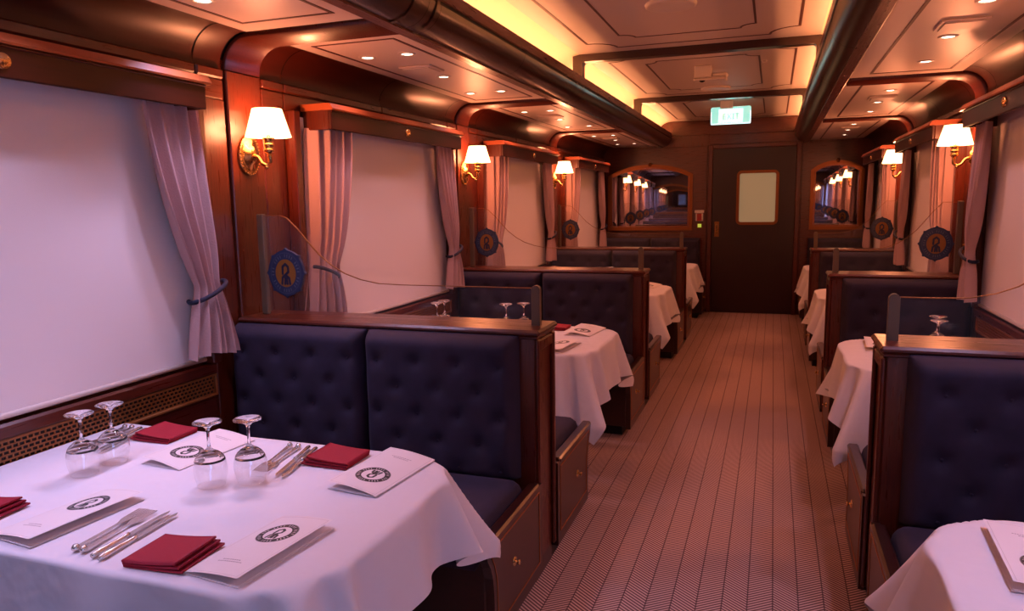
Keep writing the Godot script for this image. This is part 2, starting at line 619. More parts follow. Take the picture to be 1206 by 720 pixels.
func build_side_wall(left: bool) -> void:
	var s := 1.0 if left else -1.0          # inward direction
	var W := WL if left else WR
	var root := setting("wall_left" if left else "wall_right")
	if left:
		boxed("shell", Vector3(W, -0.1, ZEND - 0.1), Vector3(W - s * 0.12, 2.6, ZREAR + 0.1), M.wood_up, root)
	else:
		# the window beside the viewer has its blind up: a real opening to the daylight
		var oz0 := zw(-1) - 0.79
		var oz1 := zw(-1) + 0.79
		for b in [[-0.1, 2.6, ZEND - 0.1, oz0], [-0.1, 2.6, oz1, ZREAR + 0.1], [-0.1, 0.80, oz0, oz1], [1.72, 2.6, oz0, oz1]]:
			boxed("shell", Vector3(W, b[0], b[2]), Vector3(W - s * 0.12, b[1], b[3]), M.wood_up, root)
	var above: Node3D = get_node("ceiling") if has_node("ceiling") else setting("ceiling")
	# rounded corner between wall and side ceiling
	var R := 0.13
	var cen := Vector2(W + s * R, SOF - R)
	var prof := []
	for p in arc2(Vector2.ZERO, R, 180, 90, 8):
		prof.append(Vector2(cen.x + p.x * s, cen.y + p.y))
	var prof2 := []
	for p in arc2(Vector2.ZERO, R + 0.006, 180, 90, 8):
		prof2.append(Vector2(cen.x + p.x * s, cen.y + p.y))
	var st := stool()
	sweep_z(st, prof2, ZREAR, ZEND)
	part("cove_backing", st, M.groove, above)
	for k in range(-2, 4):
		var zp := zpost(k)
		# pilaster: wall face, quarter turn and ceiling rib in one
		if k < 3:
			st = stool()
			var e := 0.016
			boxed("pilaster", Vector3(W, 0.0, zp + 0.1), Vector3(W + s * e, 1.914, zp - 0.1), M.wood_up, root, 0.004)
			var pp := []
			for p in arc2(Vector2.ZERO, R - e, 180, 90, 10):
				pp.append(Vector2(cen.x + p.x * s, cen.y + p.y))
			pp.append(Vector2(W + s * 0.68, SOF - e))
			sweep_z(st, pp, zp + 0.1, zp - 0.1)
			for zz in [zp + 0.1, zp - 0.1]:
				for i in pp.size() - 1:
					var a: Vector2 = pp[i]
					var b: Vector2 = pp[i + 1]
					var oa := (a - cen).normalized() * e
					var ob := (b - cen).normalized() * e
					if i >= pp.size() - 2: ob = Vector2(0, e)
					quad(st, Vector3(a.x, a.y, zz), Vector3(b.x, b.y, zz), Vector3(b.x + ob.x, b.y + ob.y, zz), Vector3(a.x + oa.x, a.y + oa.y, zz))
			part("curved_rib", st, M.wood_up, above)
		# cove panels of the bay in front of this post
		var z0 := zp + P - 0.112
		var z1 := zp + 0.112
		var cuts := [z0, z0 - 0.15, (z0 + z1) * 0.5, z1 + 0.15, z1]
		if k == 3: cuts = [z0, z0 - 0.15, (z0 + z1) * 0.5, ZEND]
		for i in cuts.size() - 1:
			var c0: float = cuts[i] - 0.004
			var c1: float = cuts[i + 1] + 0.004
			c0 = minf(c0, ZREAR)
			c1 = maxf(c1, ZEND)
			if c0 - c1 < 0.03: continue
			st = stool()
			sweep_z(st, prof, c0, c1)
			part("cove_panel", st, M.cove_wood, above)
			# frieze board and rail under the cove
			boxed("frieze_board", Vector3(W, 1.80, c0), Vector3(W + s * 0.010, 1.872, c1), M.wood_along, root, 0.003)
			boxed("frieze_rail", Vector3(W, 1.876, c0), Vector3(W + s * 0.018, 1.914, c1), M.wood_along, root, 0.006)
		# narrow upright panels next to each post, dado below the windows
		for d in [[zp - 0.112, zp - 0.255], [zp + 0.255, zp + 0.112]]:
			if d[1] < ZEND + 0.02 or d[0] > ZREAR: continue
			boxed("upright_panel", Vector3(W, 0.10, d[0]), Vector3(W + s * 0.008, 1.796, d[1]), M.wood_up, root, 0.003)
		var zc := zp + P * 0.5
		boxed("dado_panel", Vector3(W, 0.10, minf(zc + 0.855, ZREAR)), Vector3(W + s * 0.008, 0.645, zc - 0.855), M.wood_along, root, 0.003)
	boxed("skirting", Vector3(W, 0.0, ZREAR), Vector3(W + s * 0.02, 0.095, ZEND), M.dark_wood, root, 0.004)

func build_ceiling() -> void:
	var root: Node3D = get_node("ceiling")
	boxed("roof_slab", Vector3(WL - 0.12, 2.50, ZEND - 0.1), Vector3(WR + 0.12, 2.60, ZREAR + 0.1), M.wood_along, root)
	boxed("raised_panel_board", Vector3(-1.224, RAI, ZEND), Vector3(0.229, RAI + 0.03, ZREAR), M.raised_cream, root)
	for side: float in [1.0, -1.0]:
		var W := WL if side > 0 else WR
		var L := MIDX - side * 0.7025      # lip of the light trough
		# cove above the trough
		var st := stool()
		var cv := [Vector2(L - side * 0.024, RAI), Vector2(L - side * 0.07, RAI - 0.008), Vector2(L - side * 0.11, RAI - 0.03), Vector2(L - side * 0.14, RAI - 0.065), Vector2(L - side * 0.155, RAI - 0.11), Vector2(L - side * 0.155, 2.125), Vector2(L - side * 0.012, 2.125)]
		sweep_z(st, cv, ZREAR, ZEND)
		part("light_cove", st, M.cove_white, root)
		# soffit boards between the ribs, each with an inlaid line
		var x0 := W + side * 0.13
		var x1 := L - side * 0.165
		for k in range(-1, 4):
			var z0 := zw(k) + P * 0.5 - 0.104
			var z1 := zw(k) - P * 0.5 + 0.104
			if k == -1: z0 = ZREAR
			if k == 3: z1 = ZEND
			var so := boxed("soffit_board", Vector3(x0, SOF, z0), Vector3(x1, SOF + 0.02, z1), M.cream, root)
			st = flat()
			var ia := W + side * 0.208
			var ib := W + side * 0.586
			ribbon(st, [Vector2(ia, z0 - 0.115), Vector2(ib, z0 - 0.115), Vector2(ib, z1 + 0.115), Vector2(ia, z1 + 0.115)], 0.013, true, Vector3.RIGHT, Vector3.BACK, Vector3(0, -0.002, 0), Vector3(0, SOF, 0))
			part("inlay_line", st, M.inlay_brown, so)
		# the long rounded casing beside the trough
		var prof := [Vector2(x1, SOF + 0.02), Vector2(x1, 2.026), Vector2(x1 + side * 0.006, 2.022), Vector2(x1 + side * 0.055, 2.022), Vector2(x1 + side * 0.055, 2.030)]
		for p in arc2(Vector2.ZERO, 0.108, -90, 0, 12):
			prof.append(Vector2(L - side * 0.110 + side * p.x, 2.138 + p.y))
		prof.append_array([Vector2(L - side * 0.002, 2.140), Vector2(L, 2.142), Vector2(L, 2.190), Vector2(L - side * 0.012, 2.190), Vector2(L - side * 0.012, 2.12)])
		st = stool(true)
		var cuts := [ZREAR]
		for k in range(-1, 4):
			for d in [0.10, 0.0, -0.10]:
				cuts.append(zpost(k) + d - 0.02)
			cuts.append(zpost(k) - P * 0.5)
		cuts.append(ZEND)
		var cl := []
		for c in cuts:
			if c <= ZREAR and c >= ZEND and (cl.is_empty() or cl[-1] - c > 0.02): cl.append(c)
		for i in cl.size() - 1:
			st = stool()
			sweep_z(st, prof.slice(4, 17), cl[i] - 0.002, cl[i + 1] + 0.002)
			part("casing_panel", st, M.dark_wood, root)
		st = flat()
		sweep_z(st, prof.slice(0, 5), ZREAR, ZEND)
		part("casing_edge", st, M.wood_along, root)
		st = flat()
		sweep_z(st, prof.slice(17), ZREAR, ZEND)
		part("trough_lip", st, M.wood_along, root)
		st = stool()
		var inner := []
		for p in arc2(Vector2.ZERO, 0.104, -90, 0, 8):
			inner.append(Vector2(L - side * 0.110 + side * p.x, 2.138 + p.y))
		sweep_z(st, inner, ZREAR, ZEND)
		part("casing_backing", st, M.groove, root)
		for k in range(-1, 3):
			for d in [0.085, -0.085]:
				st = stool()
				var rim := []
				for p in arc2(Vector2.ZERO, 0.113, -90, 0, 10):
					rim.append(Vector2(L - side * 0.110 + side * p.x, 2.138 + p.y))
				sweep_z(st, rim, zpost(k) + d + 0.012, zpost(k) + d - 0.012)
				part("casing_collar", st, M.dark_wood, root)
	# ribs of the raised ceiling, with legs coming down to the trough lips
	for k in range(-1, 3):
		var z := zbeam(k)
		var a := -1.268
		var b := 0.273
		var ia := -1.205
		var ib := 0.210
		var pts := PackedVector2Array([Vector2(a, 2.145), Vector2(ia, 2.145)])
		for p in arc2(Vector2(ia + 0.02, 2.264), 0.02, 180, 90, 5): pts.append(p)
		for p in arc2(Vector2(ib - 0.02, 2.264), 0.02, 90, 0, 5): pts.append(p)
		pts.append_array(PackedVector2Array([Vector2(ib, 2.145), Vector2(b, 2.145), Vector2(b, 2.335), Vector2(a, 2.335)]))
		var st := flat()
		prism(st, pts, Vector3.RIGHT, Vector3.UP, Vector3(0, 0, -0.075), Vector3(0, 0, z))
		part("ceiling_rib", st, M.dark_wood, root)
	# inlaid lines of the raised panels
	for k in range(-1, 4):
		var zf := zbeam(k) if k < 3 else ZEND
		var zn := zbeam(k - 1) - 0.075 if k > -1 else ZREAR
		for ring in [[0.6045, 0.29, 0.158, 0.13, 0.014], [0.376, 0.45, 0.083, 0.365, 0.012]]:
			var hx: float = ring[0]
			var pts := []
			for c in [[1, -1], [1, 1], [-1, 1], [-1, -1]]:
				var cx: float = c[0]
				var cz: float = c[1]
				var ze := zn if cz > 0 else zf
				var p1 := Vector2(MIDX + cx * hx, ze - cz * ring[1])
				var p2 := Vector2(MIDX + cx * (hx - ring[2]), ze - cz * ring[3])
				var cor := []
				for i in 6:
					var t := i / 5.0
					cor.append(Vector2(lerpf(p1.x, p2.x, sin(t * PI / 2)), lerpf(p1.y, p2.y, 1 - cos(t * PI / 2))))
				if cx * cz < 0: cor.reverse()
				pts.append_array(cor)
			if absf(zn - zf) < 1.0: continue
			var st := flat()
			ribbon(st, pts, ring[4], true, Vector3.RIGHT, Vector3.BACK, Vector3(0, -0.002, 0), Vector3(0, RAI, 0))
			part("inlay_line", st, M.inlay_brown, root)

func arch_outline(x0: float, x1: float, y0: float, ys: float, ya: float, n := 14) -> Array:
	var o := [Vector2(x0, y0), Vector2(x1, y0), Vector2(x1, ys)]
	var c := (x0 + x1) * 0.5
	var h := (x1 - x0) * 0.5
	for i in range(1, n):
		var t := float(i) / n
		var x := lerpf(x1 - 0.02, x0 + 0.02, t)
		var q := (x - c) / h
		o.append(Vector2(x, ys + 0.012 + (ya - ys - 0.012) * (1.0 - q * q)))
	o.append(Vector2(x0, ys))
	return o

func build_mirror(x0: float, x1: float, y0: float, ys: float, ya: float, z: float, face: float, label: String, yaw := 0.0) -> void:
	var c := (x0 + x1) * 0.5
	var t := thing("wall_mirror", label, "mirror", Vector3(c, y0, z + face * sin(absf(yaw)) * (x1 - x0) * 0.52), yaw, "arched mirrors on the end walls")
	var o := Vector3(-c, -y0, 0)
	var n := Vector3(0, 0, face)
	var outl := arch_outline(x0, x1, y0, ys, ya)
	var st := flat()
	prism(st, PackedVector2Array(outl), Vector3.RIGHT, Vector3.UP, n * 0.012, o)
	part("mirror_glass", st, M.mirror, t)
	st = flat()
	ribbon(st, outl, 0.042, true, Vector3.RIGHT, Vector3.UP, n * 0.026, o)
	part("mirror_frame", st, M.gilt, t)
	st = flat()
	var inn := arch_outline(x0 + 0.03, x1 - 0.03, y0 + 0.03, ys - 0.01, ya - 0.03)
	ribbon(st, inn, 0.012, true, Vector3.RIGHT, Vector3.UP, n * 0.032, o)
	part("inner_bead", st, M.gilt, t)
	st = stool()
	lathe(st, [Vector2(0, -0.028), Vector2(0.016, -0.02), Vector2(0.022, 0), Vector2(0.014, 0.018), Vector2(0, 0.026)], 10, Transform3D(Basis(), Vector3(0, ya - y0 + 0.02, face * 0.02)))
	part("crest", st, M.gilt, t)

func build_door(called: String, x0: float, x1: float, z: float, face: float, glass: Material) -> void:
	var d := setting(called)
	var n := Vector3(0, 0, face)
	var leaf := flat()
	# leaf with a window hole: four boards round the pane
	var wx0 := x0 + (x1 - x0) * 0.315
	var wx1 := x0 + (x1 - x0) * 0.79
	for b in [[x0, x1, 0.01, 1.09], [x0, x1, 1.70, 1.975], [x0, wx0, 1.09, 1.70], [wx1, x1, 1.09, 1.70]]:
		box(leaf, Vector3(b[0], b[2], z), Vector3(b[1], b[3], z + face * 0.03))
	part("door_leaf", leaf, M.door_wood, d)
	boxed("door_pane", Vector3(wx0, 1.09, z + face * 0.008), Vector3(wx1, 1.70, z + face * 0.014), glass, d)
	var st := flat()
	var fr := []
	for c in [[wx1 - 0.04, 1.70 - 0.04, 0], [wx0 + 0.04, 1.70 - 0.04, 90], [wx0 + 0.04, 1.09 + 0.04, 180], [wx1 - 0.04, 1.09 + 0.04, 270]]:
		fr.append_array(arc2(Vector2(c[0], c[1]), 0.04, c[2], c[2] + 90, 4))
	ribbon(st, fr, 0.034, true, Vector3.RIGHT, Vector3.UP, n * 0.018, Vector3(0, 0, z + face * 0.03))
	part("pane_frame", st, M.gilt, d)
	for b in [[x0 - 0.055, x0 - 0.005, 0.0, 2.03], [x1 + 0.005, x1 + 0.055, 0.0, 2.03], [x0 - 0.005, x1 + 0.005, 1.985, 2.03]]:
		boxed("door_frame", Vector3(b[0], b[2], z), Vector3(b[1], b[3], z + face * 0.045), M.wood_up, d, 0.005)
	boxed("handle_plate", Vector3(x0 + 0.03, 0.93, z + face * 0.03), Vector3(x0 + 0.085, 1.115, z + face * 0.04), M.dull_brass, d, 0.003)
	boxed("handle_recess", Vector3(x0 + 0.047, 0.965, z + face * 0.04), Vector3(x0 + 0.068, 1.08, z + face * 0.046), M.brass, d, 0.002)

func build_end_walls() -> void:
	for e in [["wall_far", ZEND, 1.0], ["wall_rear", ZREAR, -1.0]]:
		var root := setting(e[0])
		var z: float = e[1]
		var f: float = e[2]
		boxed("shell", Vector3(WL - 0.1, -0.1, z - f * 0.12), Vector3(WR + 0.1, 2.6, z), M.wood_up, root)
		# boards: either side of the door and the header
		boxed("wall_board", Vector3(WL, 0.1, z), Vector3(-0.77, 2.02, z + f * 0.008), M.wood_across, root, 0.003)
		boxed("wall_board", Vector3(0.30, 0.1, z), Vector3(WR, 2.02, z + f * 0.008), M.wood_across, root, 0.003)
		boxed("header_board", Vector3(-0.755, 2.04, z), Vector3(0.285, 2.145, z + f * 0.012), M.wood_across, root, 0.003)
		boxed("header_board", Vector3(-1.2, 2.155, z), Vector3(0.205, 2.325, z + f * 0.012), M.wood_across, root, 0.003)
	build_door("door_1", -0.70, 0.233, ZEND + 0.001, 1.0, M.frosted_lit)
	build_door("door_2", -0.70, 0.233, ZREAR - 0.001, -1.0, M.frosted_cool)
	build_mirror(-1.955, -0.958, 1.03, 1.68, 1.80, ZEND + 0.009, 1.0, "wide arched gilt-framed mirror left of the dark far door", deg_to_rad(3.0))
	build_mirror(0.418, 0.945, 1.035, 1.69, 1.785, ZEND + 0.009, 1.0, "narrow arched gilt-framed mirror right of the dark far door", deg_to_rad(-0.75))
	build_mirror(-1.955, -0.958, 1.03, 1.68, 1.80, ZREAR - 0.009, -1.0, "wide arched mirror on the end wall behind the viewer")
	build_mirror(0.418, 0.945, 1.035, 1.69, 1.785, ZREAR - 0.009, -1.0, "narrow arched mirror on the end wall behind the viewer")
	var t := thing("alarm_call_point", "small red alarm box with pale top on the far wall beside the door", "alarm", Vector3(-0.851, 1.12, ZEND + 0.009))
	boxed("housing", Vector3(-0.045, 0, 0), Vector3(0.045, 0.10, 0.035), M.white_plastic, t, 0.006)
	boxed("red_face", Vector3(-0.028, 0.004, 0.035), Vector3(0.028, 0.094, 0.042), M.red_plastic, t, 0.004)
	boxed("hood", Vector3(-0.055, 0.10, 0), Vector3(0.055, 0.135, 0.05), M.white_plastic, t, 0.005)
	t = thing("light_switch", "small glowing yellow-green push button under the red alarm box", "switch", Vector3(-0.848, 1.035, ZEND + 0.009))
	boxed("switch_plate", Vector3(-0.032, 0, 0), Vector3(0.032, 0.062, 0.01), M.dull_brass, t, 0.003)
	boxed("push_button", Vector3(-0.022, 0.01, 0.01), Vector3(0.022, 0.052, 0.018), M.button_green, t, 0.004)

# ---------- windows: casing, grille, pelmet, blind, curtains ----------
func curtain_mesh(o: float, s: float) -> SurfaceTool:
	# o: +1 the half of the window nearer the camera, -1 the farther; s: inward direction
	var st := stool()
	var nu := 56
	var nv := 40
	var g := []
	for i in nu + 1:
		var u := float(i) / nu
		var row := []
		for j in nv + 1:
			var v := float(j) / nv
			var y := lerpf(1.732, 0.835, v)
			var tie := 0.71
			var inner: float
			var outer: float
			if v < tie:
				var q := v / tie
				inner = lerpf(0.475 if o > 0 else 0.50, 0.64 if o > 0 else 0.69, pow(q, 1.6))
				outer = lerpf(0.755 if o > 0 else 0.795, 0.785 if o > 0 else 0.83, sin(q * PI * 0.5))
			else:
				var q := (v - tie) / (1 - tie)
				inner = lerpf(0.64 if o > 0 else 0.69, 0.60 if o > 0 else 0.635, pow(q, 0.8))
				outer = lerpf(0.785 if o > 0 else 0.83, 0.860 if o > 0 else 0.905, pow(q, 0.8))
			var pinch := exp(-pow((v - tie) / 0.10, 2.0))
			var amp := lerpf(0.024, 0.013, pinch) * (0.8 + 0.5 * v)
			var ph := u * TAU * 5.0 + 0.6 * sin(u * 9.0 + 1.0) + v * 0.5
			var x := amp * sin(ph) + 0.007 * sin(u * 23.0 + v * 3.0)
			var z := lerpf(inner, outer, u + 0.018 * cos(ph))
			var yy := y + (0.012 * sin(u * 5.0) if v > 0.99 else 0.0)
			row.append(Vector3(s * (0.100 + x - (0.046 if o > 0 else 0.02) * smoothstep(0.45, 1.0, u)), yy, o * z))
		g.append(row)
	sheet(st, g)
	return st

func tie_points(o: float, s: float) -> Array:
	var pts := []
	for i in 13:
		var t := i / 12.0
		var a := lerpf(-0.15 * PI, 1.05 * PI, t)
		pts.append(Vector3(s * (0.088 + 0.045 * sin(a)), 1.075 - 0.032 * cos(a), o * ((0.712 if o > 0 else 0.758) - 0.085 * cos(a))))
	return pts

func build_window_dressing() -> void:
	var wn := 0
	for left in [true, false]:
		var s := 1.0 if left else -1.0
		var W := WL if left else WR
		var side := "left" if left else "right"
		var gm := grille_mesh()
		for k in range(-1, 4):
			var c := Vector3(W, 0, zw(k))
			var seen: String = "%s window on the %s" % [ORD[k], side] if k >= 0 else "window on the %s behind the viewer" % side
			wn += 1
			var root := setting("window_%d" % wn)
			root.position = c
			for o in [1.0, -1.0]:
				boxed("casing_board", Vector3(0, 0.79, o * 0.80), Vector3(s * 0.055, 1.80, o * 0.845), M.wood_up, root, 0.004)
			boxed("sill", Vector3(0, 0.742, -0.845), Vector3(s * 0.035, 0.788, 0.845), M.wood_along, root, 0.008)
			boxed("pane", Vector3(s * 0.002, 0.80, -0.79), Vector3(s * 0.006, 1.78, 0.79), M.pane, root)
			# ventilation grille
			var t := thing("ventilation_grille", "long brass lattice grille under the " + seen, "grille", c + Vector3(s * 0.008, 0.655, 0), 0.0, "grilles under the windows")
			var fr := flat()
			for b in [[0.0, 0.009, -0.85, 0.85], [0.077, 0.086, -0.85, 0.85], [0.009, 0.077, -0.85, -0.838], [0.009, 0.077, 0.838, 0.85]]:
				box(fr, Vector3(0, b[0], b[2]), Vector3(s * 0.014, b[1], b[3]), 0.002)
			part("grille_frame", fr, M.grille_brass, t)
			var la := part_mesh("lattice", gm, M.grille_brass, t, Vector3(s * 0.003, 0.009, 0))
			la.set_meta("kind", "stuff")
			boxed("grille_backing", Vector3(0, 0.009, -0.838), Vector3(s * 0.0015, 0.077, 0.838), M.groove, t)
			# pelmet
			t = thing("pelmet", "boxed wooden pelmet above the " + seen, "pelmet", c + Vector3(s * 0.0, 1.722, 0), 0.0, "wooden pelmets")
			boxed("front_board", Vector3(s * 0.155, 0, -0.73), Vector3(s * 0.170, 0.090, 0.73), M.cove_wood, t, 0.003)
			for o in [1.0, -1.0]:
				boxed("end_board", Vector3(s * 0.019, 0, o * 0.715), Vector3(s * 0.155, 0.090, o * 0.730), M.wood_up, t, 0.003)
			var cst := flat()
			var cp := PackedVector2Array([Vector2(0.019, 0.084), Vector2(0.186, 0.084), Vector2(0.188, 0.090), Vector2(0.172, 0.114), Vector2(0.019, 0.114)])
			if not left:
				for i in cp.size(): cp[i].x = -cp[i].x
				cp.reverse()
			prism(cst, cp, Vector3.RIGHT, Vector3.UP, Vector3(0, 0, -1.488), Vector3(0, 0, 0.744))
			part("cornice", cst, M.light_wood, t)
			boxed("bead", Vector3(s * 0.168, 0.076, -0.732), Vector3(s * 0.176, 0.083, 0.732), M.wood_along, t, 0.003)
			var st := stool()
			lathe(st, [Vector2(0.026, 0), Vector2(0.026, 0.005), Vector2(0.022, 0.010), Vector2(0.017, 0.009), Vector2(0.010, 0.013), Vector2(0, 0.014)], 20, Transform3D(Basis(Vector3.BACK, -s * PI / 2) * Basis.from_scale(Vector3(0.85, 1, 1.0)), Vector3(s * 0.170, 0.042, 0)))
			part("boss", st, M.brass, t)
			# roller blind
			t = thing("roller_blind", "white roller blind drawn down over the " + seen, "blind", c + Vector3(s * 0.02, 0.80, 0), 0.0, "white roller blinds")
			var low := 0.0
			if k == -1 and not left:
				low = 0.86
				t.set_meta("label", "white roller blind pulled up at the window beside the viewer on the right")
			boxed("blind_fabric", Vector3(0, low + 0.012, -0.785), Vector3(s * 0.0015, 0.98, 0.785), M.blind_fabric, t)
			st = stool()
			tube(st, [Vector3(s * 0.002, low + 0.008, -0.792), Vector3(s * 0.002, low + 0.008, 0.792)], 0.009, 10)
			part("bottom_bar", st, M.white_plastic, t)
			for o in [1.0, -1.0]:
				var near: String = "near" if o > 0 else "far"
				t = thing("curtain", "mauve tied-back curtain at the %s side of the %s" % [near, seen], "curtain", c, 0.0, "mauve curtains")
				part("drape", curtain_mesh(o, s), M.curtain, t)
				st = stool()
				tube(st, tie_points(o, s), 0.0085, 8)
				var tp := part("tie_back", st, M.tie_rope, t)
				st = stool()
				lathe(st, [Vector2(0.012, 0), Vector2(0.012, 0.012), Vector2(0.006, 0.018), Vector2(0.006, 0.05), Vector2(0.011, 0.056), Vector2(0, 0.06)], 10, Transform3D(Basis(Vector3.BACK, -s * PI / 2), Vector3(0.0, 1.09, o * 0.845)))
				part("hook", st, M.brass, tp)

func grille_mesh() -> Mesh:
	var st := flat()
	var rows := 5
	var ph := 0.068 / rows
	var pw := 0.019
	for r in rows + 1:
		var y := r * ph
		box(st, Vector3(-0.0015, maxf(y - 0.0024, 0), -0.838), Vector3(0.0015, minf(y + 0.0024, 0.068), 0.838))
	for r in rows:
		var z := -0.838 + (pw * 0.5 if r % 2 else 0.0)
		while z < 0.838:
			box(st, Vector3(-0.0015, r * ph + 0.0024, z), Vector3(0.0015, (r + 1) * ph - 0.0024, minf(z + 0.005, 0.838)))
			z += pw
	st.generate_normals()
	return st.commit()

# ---------- benches and partitions ----------
func make_bench(key: String, w: float, a: float) -> void:
	# local: back plane at z = 0, faces +z; a: side (+1 / -1) of the aisle end along x
	var t := proto(key, "banquette_bench", "bench")
	var h := w * 0.5
	boxed("plinth", Vector3(-h, 0, 0.0), Vector3(h - 0.03 if a > 0 else h, 0.065, 0.44), M.black_metal, t)
	boxed("seat_box", Vector3(-h, 0.065, 0.0), Vector3(h, 0.32, 0.49), M.dark_wood, t, 0.004)
	# aisle end panel with a swept front edge
	var st := flat()
	var pts := PackedVector2Array([Vector2(0, 0.05), Vector2(0.485, 0.05), Vector2(0.485, 0.22), Vector2(0.492, 0.27), Vector2(0.51, 0.315), Vector2(0.532, 0.345), Vector2(0.54, 0.37), Vector2(0.54, 0.385), Vector2(0, 0.385)])
	prism(st, pts, Vector3.BACK, Vector3.UP, Vector3(a * 0.028, 0, 0), Vector3(a * h, 0, 0))
	var ep := part("end_panel", st, M.dark_wood, t)
	st = flat()
	var il := [Vector2(0.035, 0.10), Vector2(0.455, 0.10), Vector2(0.458, 0.235), Vector2(0.466, 0.275), Vector2(0.48, 0.31), Vector2(0.498, 0.34), Vector2(0.502, 0.363), Vector2(0.035, 0.363)]
	ribbon(st, il, 0.005, true, Vector3.BACK, Vector3.UP, Vector3(a * 0.002, 0, 0), Vector3(a * (h + 0.028), 0, 0))
	part("inlay_line", st, M.inlay_gold, ep)
	boxed("seat_rail", Vector3(a * (h - 0.012), 0.372, 0.03), Vector3(a * (h + 0.030), 0.396, 0.544), M.dark_wood, t, 0.007)
	var kx := Transform3D(Basis(Vector3.BACK, -a * PI / 2), Vector3(a * (h + 0.028), 0.235, 0.30))
	st = stool()
	lathe(st, [Vector2(0.016, 0), Vector2(0.015, 0.003), Vector2(0.011, 0.004), Vector2(0.004, 0.005), Vector2(0.004, 0.009), Vector2(0.008, 0.013), Vector2(0.0075, 0.018), Vector2(0.0, 0.021)], 16, kx)
	part("knob", st, M.polished_brass, t)
	# seat cushion
	var sw := w - 0.03
	st = stool()
	pad(st, sw, 0.49, 0.085, Vector3(-sw * 0.5, 0.335, 0.535), Vector3.RIGHT, Vector3.FORWARD, Vector3.UP, [], 30, 20)
	box(st, Vector3(-sw * 0.5, 0.31, 0.05), Vector3(sw * 0.5, 0.336, 0.532))
	part("seat_cushion", st, M.velvet, t)
	# back cushions
	var usable := w - 0.055
	var n := 2 if w > 1.0 else 1
	var cw := usable / n
	var start := -h + 0.01 if a > 0 else h - 0.01 - usable
	for i in n:
		st = stool()
		var bt := []
		for r in 5:
			for q in 4:
				var bx := cw * 0.5 - 0.24 + q * 0.16 + (0.0 if r % 2 == 0 else 0.08)
				if bx < 0.05 or bx > cw - 0.05: continue
				bt.append(Vector2(bx, 0.04 + r * 0.095))
		var o := Vector3(start + i * cw + 0.004, 0.395, 0.0)
		pad(st, cw - 0.008, 0.525, 0.085, o, Vector3.RIGHT, Vector3(0, 1, 0), Vector3.BACK, bt, 64, 60)
		var bc := part("back_cushion", st, M.velvet, t)
		for b in bt:
			st = stool()
			lathe(st, [Vector2(0.007, 0), Vector2(0.005, 0.003), Vector2(0, 0.004)], 8, Transform3D(Basis(Vector3.RIGHT, PI / 2), o + Vector3(b.x, b.y, 0.067)))
			part("button", st, M.velvet, bc)

func make_partition(key: String, w: float, a: float) -> void:
	# local: x = 0 at the aisle end, body runs towards -a; centred on z = 0
	var t := proto(key, "seat_partition", "partition")
	var hz := 0.105
	boxed("plinth", Vector3(-a * 0.012, 0, -hz + 0.006), Vector3(-a * w, 0.07, hz - 0.006), M.dark_wood, t)
	boxed("core", Vector3(-a * 0.006, 0.07, -hz), Vector3(-a * w, 0.912, hz), M.wood_up, t, 0.004)
	# raised moulding on the aisle end
	for zz in [-hz + 0.014, hz - 0.014]:
		boxed("end_stile", Vector3(-a * 0.006, 0.07, zz - 0.013), Vector3(a * 0.008, 0.905, zz + 0.013), M.wood_up, t, 0.005)
	boxed("end_rail", Vector3(-a * 0.006, 0.86, -hz + 0.028), Vector3(a * 0.006, 0.90, hz - 0.028), M.wood_up, t, 0.004)
	boxed("cap_moulding", Vector3(a * 0.006, 0.906, -hz - 0.006), Vector3(-a * w, 0.918, hz + 0.006), M.wood_across, t, 0.004)
	boxed("cap", Vector3(a * 0.014, 0.917, -hz - 0.012), Vector3(-a * w, 0.940, hz + 0.012), M.wood_across, t, 0.008)

